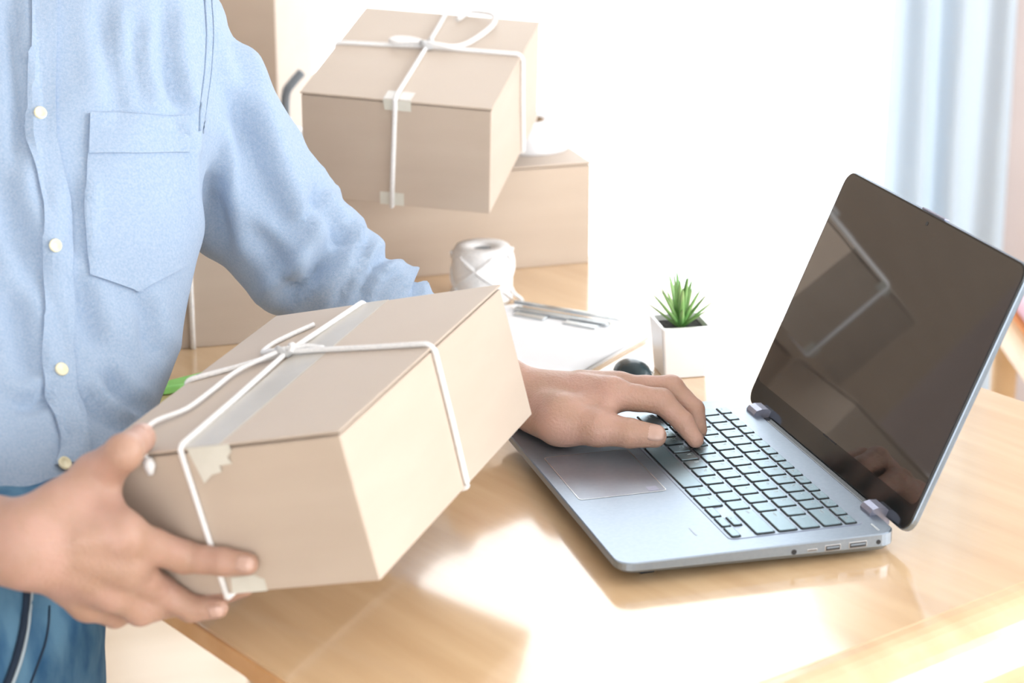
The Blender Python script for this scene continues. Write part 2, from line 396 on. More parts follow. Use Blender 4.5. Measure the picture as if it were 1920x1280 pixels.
def row(x0, x1, widths, legs):
    y = YT
    for wd, lg in zip(widths, legs):
        if wd > 0: key(x0, x1, y - wd + GAP, y, lg)
        y -= abs(wd)
P_ = .0187
pf = (YT - .0245 + GAP) / 16
row(.1938, .2028, [pf] * 16, ['esc', 'F1', 'F2', 'F3', 'F4', 'F5', 'F6', 'F7', 'F8', 'F9', 'F10', 'F11', 'F12', 'prt', 'ins', 'del'])
end = YT - .0245 + GAP
row(.1757, .1905, [P_] * 13 + [end - 13 * P_], list('`1234567890-=') + ['back'])
row(.1570, .1718, [P_ * 1.45] + [P_] * 12 + [end - P_ * 13.45], ['tab'] + list('QWERTYUIOP[]') + ['\\'])
row(.1383, .1531, [P_ * 1.7] + [P_] * 11 + [end - P_ * 12.7], ['caps'] + list("ASDFGHJKL;'") + ['enter'])
row(.1196, .1344, [P_ * 2.2] + [P_] * 10 + [end - P_ * 12.2], ['shift'] + list('ZXCVBNM,./') + ['shift'])
row(.0995, .1157, [P_ * 1.2, P_ * .95, P_ * .95, YT - .2226 - P_ * 3.1, .2226 - .1296 + GAP, P_ * 1.02, P_ * 1.32], ['ctrl', 'fn', 'win', 'alt', None, 'alt', 'ctrl'])
ya = YT - (YT - .2226 + .2226 - .1296 + GAP + P_ * 2.34); wa = (ya - .0245 + GAP) / 3
key(.0995, .1065, ya - wa + GAP, ya, '<'); key(.0995, .1065, ya - 2 * wa + GAP, ya - wa, 'v'); key(.1092, .1157, ya - 2 * wa + GAP, ya - wa, '^'); key(.0995, .1065, ya - 3 * wa + GAP, ya - 2 * wa, '>')
# ports on the right side (local -Y face)
def zside(x, f): return (DZ - .0060) + (-.0045) * x / LD + f
for x, kind in ((.1402, 'jack'), (.1552, 'card'), (.1721, 'usb'), (.1929, 'hdmi'), (.2101, 'power')):
    zc = DZ - .0065
    if kind in ('jack', 'power'):
        vs, fs = tube_data([(x, -.0003, zc), (x, .003, zc)], .0022 if kind == 'jack' else .0019, 14); po = raw('port', vs, fs, 'port', lap, False)
    else:
        hw, hh = {'card': (.0042, .0010), 'usb': (.0066, .0026), 'hdmi': (.0076, .0027)}[kind]
        po = box('port', (x - hw, -.0004, zc - hh), (x + hw, .002, zc + hh), 'portmetal', lap, .0006)
        box('port_opening', (x - hw + .0008, -.0007, zc - hh + .0008), (x + hw - .0008, 0, zc + hh - .0008), 'port', po)
        if kind != 'card': box('port_tongue', (x - hw + .0015, -.0009, zc - .0002), (x + hw - .0015, -.0005, zc + .0012), 'greyplastic', po)
# lid
LA = 1.1603; le = np.array([math.cos(LA), 0, math.sin(LA)]); ln = np.array([-math.sin(LA), 0, math.cos(LA)])   # ln faces the user
lidm = frame_m(le, np.array([0, 1, 0]), -ln, (LD + .0068, 0, DZ - .0033))     # local x up the lid, z toward the back
lidm = frame_m(np.array([0, 1., 0]), le, np.cross([0, 1., 0], le), (LD + .0068, 0, DZ - .0033))   # x = width, y = up the lid, z = out of the back
LH = .226
lid = bpy.data.objects.new('lid', None)
lid = extrude_poly('lid', rrect(0, 0, LW, LH, .013, 6), 0.0006, .0062, 'alu', lap, .0012); lid.matrix_local = lidm
extrude_poly('bezel', rrect(.0007, .0007, LW - .0007, LH - .0007, .0125, 6), -.0006, .001, 'black', lid, .0004)
extrude_poly('screen', rrect(.0025, .022, LW - .0025, LH - .0022, .009, 5), -.0009, -.0003, 'screen', lid)
vs, fs = tube_data([(LW / 2, LH - .009, -.0012), (LW / 2, LH - .009, -.0004)], .0018, 14); cam_ = raw('webcam', vs, fs, 'port', lid)
box('opening_lip', (LW / 2 - .020, LH - .0005, .0002), (LW / 2 + .020, LH + .0014, .0055), 'alu_side', lid, .0006)
box('lower_notch', (LW / 2 - .012, .0205, -.0012), (LW / 2 + .012, .0218, -.0006), 'port', lid)
for y in (.0442, .2818):
    hg = bpy.data.objects.new('hinge', None)
    pr = [(.2190, DZ - .001), (.2190, DZ + .0018), (.2215, DZ + .0048), (.2265, DZ + .0060), (.2325, DZ + .0055), (.2360, DZ + .002), (.2360, DZ - .009), (.2260, DZ - .010)]
    vs = [(x, y + s * .0090, z) for s in (-1, 1) for x, z in pr]; K = len(pr)
    fs = [tuple(range(K)), tuple(range(K, 2 * K))[::-1]] + [(k, K + k, K + (k + 1) % K, (k + 1) % K) for k in range(K)]
    raw('hinge', vs, fs, 'alu_side', lap)
box('hinge_bar', (.2262, .056, DZ - .010), (.2322, .270, DZ - .0005), 'black', lap, .001)
box('deck_marking', (.0745, .037, DZ + .0001), (.0760, .052, DZ + .0002), 'pad', lap)
box('deck_marking', (.2120, .006, DZ + .0001), (.2140, .020, DZ + .0003), 'steel', lap)

# ================================================================== PARCELS
def parcel(name, label, o, R, s, lid_gap=.0016, lid_over=.001, group='cardboard parcels'):
    mw = frame_m(R[:, 0], R[:, 1], R[:, 2], o); t = thing(name, label, 'box', mw=mw, group=group)
    w, l, h = s; e = .003
    bm = bmesh.new(); bm_box(bm, (0, 0, 0), (w, l, h - .0035), .0012, 2); from_bm('body', bm, 'card', t)
    box('lid_flap', (-lid_over, -lid_over, h - .003 + lid_gap * .4), (w + lid_over, l + lid_over, h), 'card', t, .0009, 2)
    return t
def offs(pts, off): return [(p[0] + off[0], p[1] + off[1], p[2] + off[2]) for p in pts]
def tape_poly(name, pts, normal_axis, sign, parent, m='tape', th=.0006):
    # a thin piece of tape lying on a face; pts in the thing's own axes
    n = len(pts); lift = np.zeros(3); lift[normal_axis] = sign * th
    vs = [np.array(p) for p in pts] + [np.array(p) + lift for p in pts]
    fs = [tuple(range(n)), tuple(range(n, 2 * n))[::-1]] + [(k, (k + 1) % n, n + (k + 1) % n, n + k) for k in range(n)]
    o = raw(name, vs, fs, m, parent)
    return o
RB = np.array([[0.7758, 0.5919, -0.2187], [-0.5856, 0.8045, 0.0999], [0.235, 0.0506, 0.9707]])
OB = np.array([-0.35841, 0.00907, 0.03128]); SB = (.1979, .30235, .10795)
held = parcel('cardboard_box', 'tilted cardboard parcel tied with white cord, gripped in the hand at front', OB, RB, SB, .003)
w, l, h = SB; r = .0021; H = h + r
tube('string', taut([(.080, -r, -.002), (.0795, -r, .04), (.0785, -r, .09), (.0778, -r * .8, h), (.0775, .003, H), (.0735, .09, H), (.069, .184, H + .001), (.0745, .25, H), (.080, .30, H), (.081, l + r, h - .004), (.081, l + r, .05), (.081, l + r, 0), (.081, l * .8, -r), (.081, .02, -r), (.080, -r, -.002)], .0035), r, 'cord', held)
tube('string', taut([(-r, .15, .0), (-r, .15, .06), (-r * .6, .15, h), (.003, .151, H), (.035, .167, H), (.069, .184, H + .0015), (.10, .181, H + .0005), (.15, .171, H), (w - .002, .162, H), (w + r, .1615, h - .003), (w + r, .160, .05), (w + r, .157, 0), (w * .8, .156, -r), (.02, .150, -r), (-r, .15, .0)], .0035), r, 'cord', held)
# loose ends and knot
tube('loose_string', catmull([(.069, .184, H + .004), (.055, .168, H + .003), (.0418, .150, H + .001), (.042, .11, H + .001), (.0399, .0762, H + .001), (.0271, .052, H + .002), (.034, .020, H + .001), (.0475, .000, H - .001), (.052, -.0035, h - .006)], 6), r * .9, 'cord', held)
tube('string_fray', [(.0515, -.0030, h - .003), (.0525, -.0045, h - .008), (.0520, -.0055, h - .014)], [.0032, .0042, .002], 'cord', held)
tube('loose_string', catmull([(.069, .184, H + .004), (.055, .187, H + .003), (.044, .193, H + .001), (.040, .206, H), (.0415, .2211, H), (.050, .240, H), (.0582, .2544, H)], 6), r * .9, 'cord', held)
tube('loose_string', catmull([(.069, .184, H + .004), (.085, .187, H + .003), (.1003, .1835, H + .001)], 6), r, 'cord', held)
kv = []; 
for k in range(25):
    q = 2 * math.pi * k / 12; kv.append((.069 + .0055 * math.cos(q), .184 + .005 * math.sin(q), H + .003 + .0025 * math.sin(2 * q + .4)))
tube('knot', kv, .0026, 'cord', held)
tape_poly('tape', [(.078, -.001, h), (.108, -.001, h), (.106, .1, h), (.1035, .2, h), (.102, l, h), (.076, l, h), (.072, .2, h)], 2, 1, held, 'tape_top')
tape_poly('tape', [(.083, -.0011, h), (.1155, -.0011, h), (.1155, -.0011, .102), (.1115, -.0011, .099), (.1135, -.0011, .094), (.104, -.0011, .0935), (.104, -.0011, .089), (.096, -.0011, .0875), (.0885, -.0011, .082)], 1, -1, held)
tape_poly('tape', [(.084, 0, 0), (.1115, 0, 0), (.1115, 0, .0085), (.104, 0, .0125), (.0865, 0, .0115)], 1, -1, held)

RT = np.array([[0.8889, 0.4571, -0.0295], [-0.4553, 0.8748, -0.1659], [-0.05, 0.1609, 0.9857]])
OT = np.array([-.08373, .75541, .12289]); ST = (.19464, .26246, .11427)
tied = parcel('cardboard_box', 'cardboard parcel with white cord bow, topmost on the stack by the window', OT, RT, ST)
w, l, h = ST; H = h + r
tube('string', taut([(.093, -r, -.001), (.095, -r, .05), (.0972, -r, .105), (.097, -r * .7, h), (.0965, .004, H), (.0955, .07, H), (.0946, .149, H + .001), (.0925, .21, H), (.0908, l - .003, H), (.0905, l + r, h - .004), (.0905, l + r, .03), (.0905, l + r, 0), (.091, l * .7, -r), (.092, .02, -r), (.093, -r, -.001)], .0035), r * 1.15, 'cord', tied)
tube('string', taut([(-r, .141, 0), (-r, .141, .08), (-r * .6, .1412, h), (.003, .1412, H), (.05, .146, H), (.0946, .149, H + .0015), (.14, .151, H), (w - .002, .1517, H), (w + r, .152, h - .003), (w + r, .158, .06), (w + r, .168, 0), (w * .7, .16, -r), (.02, .144, -r), (-r, .141, 0)], .0035), r * 1.15, 'cord', tied)
tube('bow_loop', catmull([(.0946, .149, H + .005), (.108, .146, H + .005), (.1233, .1497, H + .003), (.134, .165, H + .002), (.1445, .19, H + .004), (.152, .22, H + .007), (.146, .245, H + .007), (.132, .257, H + .005), (.116, .262, H + .002), (.108, .240, H + .001)], 6), r * 1.25, 'cord', tied)
tube('bow_loop', catmull([(.0946, .149, H + .005), (.078, .146, H + .006), (.062, .1425, H + .006), (.056, .147, H + .005), (.062, .153, H + .006), (.080, .153, H + .006), (.0946, .149, H + .004)], 6), r * 1.2, 'cord', tied)
tube('knot', [(.0946 + .0055 * math.cos(q), .149 + .005 * math.sin(q), H + .0035 + .0025 * math.sin(2 * q)) for q in np.linspace(0, 4 * math.pi, 25)], .003, 'cord', tied)
tape_poly('tape', [(.0845, -.0011, h), (.1135, -.0011, h), (.1135, -.0011, .1035), (.0865, -.0011, .1035)], 1, -1, tied)
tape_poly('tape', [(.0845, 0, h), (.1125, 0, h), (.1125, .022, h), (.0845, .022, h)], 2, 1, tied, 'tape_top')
tape_poly('tape', [(.0805, 0, 0), (.1055, 0, 0), (.1055, 0, .0135), (.0805, 0, .0135)], 1, -1, tied)

I3 = np.eye(3)
def rz(a): c, s_ = math.cos(a), math.sin(a); return np.array([[c, -s_, 0], [s_, c, 0], [0, 0, 1.]])
big = parcel('cardboard_box', 'wide flat cardboard box beneath the tied parcel by the window', (-.065, .842, 0), rz(.012), (.3205, .156, .1155))
tape_poly('tape', [(.13, -.0011, .1155), (.165, -.0011, .1155), (.165, -.0011, .095), (.13, -.0011, .095)], 1, -1, big)
low = parcel('cardboard_box', 'cardboard box with one upright white cord, seen under the bent elbow', (-.33, .6625, 0), rz(0), (.27, .165, .118))
tube('string', taut([(.113, -r, .0005), (.113, -r, .06), (.113, -r * .7, .118), (.113, .004, .118 + r), (.113, .08, .118 + r), (.113, .161, .118 + r), (.113, .165 + r, .112), (.113, .165 + r, .0005)], .0035), r * 1.3, 'cord', low)
c0 = at(524, 300, 2.80); tb = onz(524, 300, 0)
RTl = rz(-.36)
foot = at(526, 331, 2.72)
tallo = np.array([foot[0], foot[1], 0.0]) - RTl[:, 0] * .56
tall = parcel('cardboard_box', 'tall cardboard carton standing behind the shoulder at upper left', tallo, RTl, (.56, .27, .60))
tape_poly('tape', [(.26, -.0011, .60), (.30, -.0011, .60), (.30, -.0011, .54), (.26, -.0011, .54)], 1, -1, tall)

# ================================================================== SMALL THINGS
# spool of white cord
sp = onz(905, 562, 0); sp = Vector((sp[0], sp[1], 0))
spool = thing('cord_spool', 'white spool of cord standing behind the held parcel', 'spool', sp)
R_, Hs = .0315, .060; bm = bmesh.new(); loops = []
for rr, zz in ((.0105, .002), (.029, 0), (R_, .004), (R_ + .0005, .03), (R_, .054), (.028, Hs), (.0125, Hs - .001), (.0105, Hs - .006), (.0100, .004)):
    loops.append([bm.verts.new((rr * math.cos(2 * math.pi * k / 40), rr * math.sin(2 * math.pi * k / 40), zz)) for k in range(40)])
for a, b in zip(loops, loops[1:] + loops[:1]):
    for k in range(40): bm.faces.new((a[k], a[(k + 1) % 40], b[(k + 1) % 40], b[k]))
from_bm('core', bm, 'cord', spool, True)
tube('hole_shade', [(0, 0, .003), (0, 0, Hs - .004)], .0098, 'greyplastic', spool, 20)  # solid grey plug, puts the shade inside the hole into colour
for s_ in range(7):     # windings that cross on the side
    a0 = s_ * .9; pts = [((R_ + .0012) * math.cos(a0 + q * 2.1), (R_ + .0012) * math.sin(a0 + q * 2.1), .004 + .050 * (q if s_ % 2 else 1 - q)) for q in np.linspace(0, 1, 22)]
    tube('winding', pts, .0019, 'cord', spool)
cx, cy = sp.x, sp.y
off = cr * .030 - dh * .012
tube('loose_end', catmull([off + (0, 0, .018), off + cr * .004 + (0, 0, .010), off + cr * .011 + (0, 0, .004), off + cr * .010 - dh * .014 + (0, 0, .0023), off - cr * .002 - dh * .020 + (0, 0, .0022), off - cr * .02 - dh * .02 + (0, 0, .0022)], 6), .0021, 'cord', spool)

# clipboard with paper
e1 = np.array([.69, -.724, 0]); e1 /= np.linalg.norm(e1); e2 = np.array([e1[1], -e1[0], 0])   # e2 toward lower left
clip = thing('clipboard', 'clipboard of white papers lying behind the typing hand', 'clipboard', mw=frame_m(e1, -e2, (0, 0, 1), (.088, .722, 0)))
extrude_poly('board', rrect(0, -.29, .205, .004, .008), 0, .003, 'board', clip)
for k in range(3):
    bm = bmesh.new(); n = 14; g = []
    for j in range(n + 1):
        v = j / n; g.append([bm.verts.new((.001 + k * .0006 + .203 * i / 8, -.004 - .283 * v - k * .0007, .0034 + k * .0007 + .0035 * math.sin(v * 3 + k) ** 2 * (.3 + .2 * k))) for i in range(9)])
    for j in range(n):
        for i in range(8): bm.faces.new((g[j][i], g[j][i + 1], g[j + 1][i + 1], g[j + 1][i]))
    po = from_bm('paper_sheet', bm, 'paper', clip, True); po.modifiers.new('thickness', 'SOLIDIFY').thickness = .0002
cl = box('clip', (.055, -.016, .0075), (.165, -.006, .0105), 'steel', clip, .001)
tube('clip_lever', [(.050, -.002, .0125), (.172, -.002, .0125)], .0024, 'steel', clip, 10)
box('clip_wing', (.062, -.028, .0062), (.098, -.016, .0085), 'steel', clip, .0008); box('clip_wing', (.120, -.028, .0062), (.158, -.016, .0085), 'steel', clip, .0008)

# dark mouse beside the pot
mp = onz(1186, 708, 0)
mouse = thing('computer_mouse', 'small dark glossy mouse peeking over the knuckles beside the white pot', 'mouse', (mp[0], mp[1], 0))
bm = bmesh.new(); bmesh.ops.create_uvsphere(bm, u_segments=24, v_segments=14, radius=1)
for v in bm.verts:
    v.co = Vector((v.co.x * .0175, v.co.y * .030, max(0, v.co.z) * .0185 + .0008 if v.co.z > 0 else .0008))
    if v.co.z > .001: v.co.z *= 1 - .18 * (v.co.y / .03)
from_bm('shell', bm, 'mouse', mouse, True)
tube('scroll_wheel', [(-.0022, .014, .0120), (.0022, .014, .0120)], .0030, 'greyplastic', mouse, 14)
box('edge_glint', (.0150, -.012, .006), (.0172, .012, .0085), 'steel', mouse, .0006)  # bright strip in place of the highlight on the mouse's right end

# pot plant
pot = thing('potted_succulent', 'spiky green succulent in a small white square pot', 'plant', (.2195, .4605, 0), mw=None)
pot.rotation_euler = (0, 0, -.09)
bm = bmesh.new(); loops = []
for hw, z in ((.0185, 0), (.0205, .0008), (.0248, .0500), (.0246, .0510), (.0215, .0510), (.0210, .0440)):
    loops.append([bm.verts.new((x, y, z)) for x, y in rrect(-hw, -hw, hw, hw, .0025, 3)])
for a, b in zip(loops[:-1], loops[1:]):
    for k in range(len(a)): bm.faces.new((a[k], a[(k + 1) % len(a)], b[(k + 1) % len(a)], b[k]))
bm.faces.new(loops[0][::-1]); bm.faces.new(loops[-1])
from_bm('pot', bm, 'ceramic', pot)
bm = bmesh.new(); n = 12
g = [[bm.verts.new((-.0208 + .0416 * i / n, -.0208 + .0416 * j / n, .0455 + .0012 * noise.noise((i * .9, j * .9, 3)))) for i in range(n + 1)] for j in range(n + 1)]
for j in range(n):
    for i in range(n): bm.faces.new((g[j][i], g[j][i + 1], g[j + 1][i + 1], g[j + 1][i]))
so = from_bm('soil', bm, 'soil', pot, True)
def leaf(az, tilt, ln_, wd):
    n = 9; vs = []; fs = []
    dx, dy = math.cos(az), math.sin(az)
    for i in range(n + 1):
        u = i / n; out = ln_ * math.sin(tilt) * (u + .25 * u * u) * .85 + .002; up = ln_ * math.cos(tilt) * (u * 1.05 - .05 * u * u) + .0445 + (.10 * ln_ * u * u if tilt > .6 else 0)
        hw = wd * (.75 + .6 * u) * (1 - u) ** .75 if u < 1 else .0001
        hw = max(hw, .00015); th = hw * .45
        c = np.array([dx * out, dy * out, up]); s_ = np.array([-dy, dx, 0]); nn = np.array([-dx * math.cos(tilt), -dy * math.cos(tilt), math.sin(tilt)])
        vs += [c - s_ * hw + nn * th * .8, c + nn * th * -.1, c + s_ * hw + nn * th * .8, c - nn * th]
    for i in range(n):
        for k in range(4): fs.append((4 * i + k, 4 * i + (k + 1) % 4, 4 * i + 4 + (k + 1) % 4, 4 * i + 4 + k))
    fs.append((0, 1, 2, 3)); fs.append((4 * n + 3, 4 * n + 2, 4 * n + 1, 4 * n))
    raw('leaf', vs, fs, 'leaf', pot, True)
for k in range(9): leaf(k * 2 * math.pi / 9 + .3, .80 + .22 * ((k * 7) % 5) / 5, .036 + .006 * ((k * 3) % 4) / 4, .0042)
for k in range(7): leaf(k * 2 * math.pi / 7, .42 + .12 * ((k * 5) % 3) / 3, .042 + .005 * (k % 3), .0046)
for k in range(5): leaf(k * 2 * math.pi / 5 + .5, .10 + .06 * (k % 2), .050 + .004 * (k % 3), .0050)

# green cutter handle on the table behind the held parcel
g0 = onz(292, 741, 0); g1 = onz(420, 712, 0); gd = np.array(g1) - np.array(g0); gl_ = np.linalg.norm(gd); gd /= gl_; gs = np.cross((0, 0, 1), gd)
cut = thing('utility_cutter', 'lime green plastic cutter handle lying behind the held parcel', 'cutter', mw=frame_m(gd, gs, (0, 0, 1), g0))
poly = [(0, 0), (.006, .006), (.02, .0095), (.05, .011), (.075, .010), (.085, .007), (.085, -.006), (.05, -.010), (.02, -.010), (.006, -.006)]
extrude_poly('handle', poly, .0005, .009, 'green', cut, .002)
box('slider', (.045, -.003, .009), (.06, .003, .0105), 'greyplastic', cut, .0006)
box('blade', (.085, -.004, .003), (.105, .004, .0036), 'steel', cut)

# white roll propping the tied parcel
rc = np.array([.2105, .935, .1155])
roll = thing('film_roll', 'white roll lying on the wide box behind the tied parcel', 'roll', tuple(rc))
bm = bmesh.new(); loops = []
for rr, zz in ((.018, 0), (.046, 0), (.048, .003), (.048, .029), (.046, .032), (.018, .032)):
    loops.append([bm.verts.new((rr * math.cos(2 * math.pi * k / 40), rr * math.sin(2 * math.pi * k / 40), zz)) for k in range(40)])
for a, b in zip(loops, loops[1:] + loops[:1]):
    for k in range(40): bm.faces.new((a[k], a[(k + 1) % 40], b[(k + 1) % 40], b[k]))
from_bm('film', bm, 'whiteroll', roll, True)
bm = bmesh.new(); loops = []
for rr, zz in ((.0155, .0005), (.018, .0005), (.018, .0325), (.0155, .0325)):
    loops.append([bm.verts.new((rr * math.cos(2 * math.pi * k / 30), rr * math.sin(2 * math.pi * k / 30), zz)) for k in range(30)])
for a, b in zip(loops, loops[1:] + loops[:1]):
    for k in range(30): bm.faces.new((a[k], a[(k + 1) % 30], b[(k + 1) % 30], b[k]))
from_bm('card_core', bm, 'card_in', roll, True)

# grey tape gun standing between the tall carton and the tied parcel
tg = at(545, 240, 2.62)
gun = thing('tape_dispenser', 'grey tape dispenser tucked between the tall carton and the tied parcel', 'tape dispenser', mw=frame_m(cr, dh, (0, 0, 1), (tg[0], tg[1], 0)))
zt_ = lambda py: (at(560, py, 2.62))[2]
tube('handle', catmull([(-.005, 0, .02), (-.006, 0, zt_(260)), (-.006, 0, zt_(215)), (-.004, 0, zt_(170)), (.004, .004, zt_(150)), (.014, .01, zt_(132))], 6), .0055, 'greyplastic', gun, 12)
vs, fs = tube_data([(-.004, -.007, zt_(222)), (-.004, -.004, zt_(222))], .0045, 16); raw('screw', vs, fs, 'steel', gun, True)
vs, fs = tube_data([(.004, -.012, zt_(285)), (.004, .012, zt_(285))], .026, 28); raw('tape_roll', vs, fs, 'whiteroll', gun, True)
box('foot', (-.022, -.014, 0), (.022, .014, .022), 'greyplastic', gun, .003)

# chair seen past the laptop at the right edge
chp = at(1945, 612, 2.75)
ch = thing('chair', 'wooden chair with a pink cushion past the laptop at the right edge', 'chair', mw=frame_m(cr, dh, (0, 0, 1), (chp[0], chp[1], FLOOR)))
sz = chp[2] - FLOOR
extrude_poly('seat', rrect(-.045, -.2, .36, .2, .06), sz - .03, sz + .005, 'chairwood', ch, .008)
extrude_poly('cushion', rrect(-.025, -.16, .33, .17, .06), sz + .008, sz + .034, 'pinkcloth', ch, .015)
extrude_poly('cushion_piping', rrect(-.028, -.165, .335, .175, .06), sz + .003, sz + .009, 'orangetrim', ch, .003)
for x in (.0, .31):
    for y in (-.16, .16): tube('leg', [(x, y, 0), (x, y, sz - .02)], [.014, .018], 'chairwood', ch, 12)
for x in (.02, .30): tube('back_post', [(.335, x - .16, sz), (.355, x - .16, sz + .30)], .013, 'chairwood', ch, 10)
for z in (.16, .26): box('back_slat', (.345, -.14, sz + z), (.360, .14, sz + z + .035), 'chairwood', ch, .004)
PERSON_MARK = 0

# ================================================================== PERSON
def held_pt(px, py, off, face):
    # a point on the held parcel's front ('f') or top ('t') plane, lifted off by off
    v = ray(px, py); lo = RB.T @ (CAM - OB); lv = RB.T @ v
    ax, val = (1, -off) if face == 'f' else (2, SB[2] + off)
    return CAM + v * (val - lo[ax]) / lv[ax]
A = at
# torso cross-sections: image row, distance, half width, half depth, turn
RINGS = []
for px, py, dep, a_, b_, th in ((-110, 1010, 1.63, .136, .100, 42), (-60, 860, 1.70, .142, .106, 42), (-50, 700, 1.745, .160, .108, 38), (-35, 550, 1.78, .172, .106, 32),
                                (-30, 350, 1.81, .185, .110, 24), (-17, 215, 1.83, .187, .108, 19), (-12, 60, 1.845, .180, .098, 18), (-10, -70, 1.855, .150, .082, 18), (-8, -150, 1.86, .085, .065, 18), (-6, -210, 1.86, .058, .058, 18)):
    q = A(px, py, dep); RINGS.append((q[2], q[0], q[1], a_, b_, math.radians(th)))
RINGS.sort(); RZ = np.array(RINGS)
def torso(P, grow=0.0):
    z = P[..., 2]; g = [np.interp(z, RZ[:, 0], RZ[:, i]) for i in range(1, 6)]
    th = g[4]; Lx = np.cos(th) * cr[0] + np.sin(th) * dh[0]; Ly = np.cos(th) * cr[1] + np.sin(th) * dh[1]
    fx = np.sin(th) * cr[0] - np.cos(th) * dh[0]; fy = np.sin(th) * cr[1] - np.cos(th) * dh[1]
    dx = P[..., 0] - g[0]; dy = P[..., 1] - g[1]
    u = (dx * Lx + dy * Ly) / (g[2] + grow); v = (dx * fx + dy * fy) / (g[3] + grow)
    k = (np.abs(u) ** 2.3 + np.abs(v) ** 2.3) ** (1 / 2.3)
    d = (k - 1) * np.minimum(g[2], g[3])
    return np.maximum(d, np.maximum(z - RZ[-1, 0], RZ[0, 0] - z))
def fold(V, N, f, amp):
    D = np.array([f(v) for v in V]); return V + N * (amp * D)[:, None]
SHL = A(258, 26, 1.89); ELL = A(570, 478, 1.955); CUF = A(832, 682, 1.945)
SHR = A(-360, 20, 1.79); ELR = A(-520, 950, 1.57)
WL = A(985, 748, 1.935); WR = A(55, 1020, 1.475)
PEL = A(-158, 1085, 1.63); thp = math.radians(42)
LH_ = math.cos(thp) * cr + math.sin(thp) * dh; FH = math.sin(thp) * cr - math.cos(thp) * dh
HIPL = PEL + LH_ * .066 - np.array([0, 0, .03]); HIPR = PEL - LH_ * .075 - np.array([0, 0, .03])
KNL = np.array([HIPL[0], HIPL[1], -.46]) + FH * .02 - LH_ * .008; KNR = np.array([HIPR[0], HIPR[1], -.46]) + FH * .03
ANL = np.array([KNL[0], KNL[1], -.84]) - FH * .03; ANR = np.array([KNR[0], KNR[1], -.84]) - FH * .03
NECK = np.array([RZ[-1, 1], RZ[-1, 2], RZ[-1, 0]]); HEAD = NECK + cr * .035 - dh * .02 + np.array([0, 0, .165])
hf = .86 * cr - .42 * dh - np.array([0, 0, .28]); hf /= np.linalg.norm(hf); hl = np.cross((0, 0, 1), hf); hl /= np.linalg.norm(hl); hu = np.cross(hf, hl)

# --- whole body, coarse
G, org = grid((-1.02, -.35, FLOOR - .02), (-.0, .62, NECK[2] + .33), .011)
d = torso(G, -.012)
d = smin(d, chain(G, [SHL, ELL, CUF], [.045, .036, .031], .02), .04); d = smin(d, chain(G, [SHR, ELR, ELR * .72 + WR * .28], [.045, .037, .034], .02), .04)
d = smin(d, ellip(G, PEL - np.array([0, 0, .05]), (.105, .085, .085), np.array([LH_, FH, (0, 0, 1)])), .05)
for hp, kn, an in ((HIPL, KNL, ANL), (HIPR, KNR, ANR)):
    d = smin(d, chain(G, [hp, kn, kn * .55 + an * .45, an], [.070, .048, .045, .032], .03), .03)
    d = smin(d, chain(G, [an - np.array([0, 0, .035]), an + FH * .16 - np.array([0, 0, .055])], [.034, .026], .01), .02)
d = smin(d, cone(G, NECK - np.array([0, 0, .05]), HEAD - hu * .05 - hf * .02, .056, .046), .02)
hd = ellip(G, HEAD, (.075, .092, .108), np.array([hl, hf, hu])); hd = smin(hd, ellip(G, HEAD - hu * .062 + hf * .03, (.052, .06, .05), np.array([hl, hf, hu])), .04)
hd = smin(hd, cone(G, HEAD + hf * .088 + hu * .01, HEAD + hf * .104 - hu * .022, .008, .012), .012)
for s_ in (-1, 1): hd = smin(hd, ellip(G, HEAD + hl * s_ * .076 - hu * .008, (.009, .020, .030), np.array([hl, hf, hu])), .008)
d = smin(d, hd, .02)
BV, BQ = surface_nets(d, org, .011); BV = relax(BV, BQ, 1, .4)
parts = [(BV, BQ)]

# --- left hand on the keyboard, fine
def hand(lo, hi, step, palm, fingers, kp=.010, kf=.006, press=None):
    G, org = grid(lo, hi, step); p = None
    for (a, b, r1, r2) in palm:
        c = cone(G, a, b, r1, r2); p = c if p is None else smin(p, c, kp)
    out = p
    for pts, rs in fingers:
        pp, qq = [pts[0]], [rs[0]]
        for a, b, ra, rb in zip(pts[:-1], pts[1:], rs[:-1], rs[1:]):
            pp += [a * .5 + b * .5, b]; qq += [(ra + rb) * .5 * .93, rb * 1.02]
        pts, rs = pp, qq
        out = np.minimum(out, smin(p, chain(G, pts, rs, .003), kf))
    if press: out = np.maximum(out, press(G))      # flesh flattens where it touches
    V, Q = surface_nets(out, org, step); return relax(V, Q, 2, .45), Q
def bounds(pts, pad): p = np.array(pts); return p.min(0) - pad, p.max(0) + pad
I0, M0_, R0, P0 = A(1148, 740, 1.888), A(1160, 730, 1.906), A(1150, 728, 1.924), A(1128, 736, 1.942)
T0, T1, T2, T3 = A(1055, 787, 1.882), A(1122, 802, 1.866), A(1182, 812, 1.858), A(1228, 817, 1.853)
LI = [I0, A(1240, 752, 1.883), A(1281, 791, 1.879), A(1304, 824, 1.876)]
LM = [M0_, A(1258, 728, 1.905), A(1300, 768, 1.901), A(1309, 806, 1.899)]
LR = [R0, A(1232, 730, 1.928), A(1272, 762, 1.928), A(1284, 783, 1.928)]
LP = [P0, A(1195, 736, 1.955), A(1228, 757, 1.957), A(1240, 768, 1.957)]
FA = CUF * .55 + ELL * .45
palmL = [(FA, WL, .032, .0255), (WL, I0, .0250, .0135), (WL, M0_, .0240, .0135), (WL, R0, .0225, .0130), (WL, P0, .0205, .0120), (A(1010, 770, 1.915), T0, .022, .0225), (T0, T1, .0215, .0150), (T1, I0, .010, .010), (T0, I0, .014, .010)]
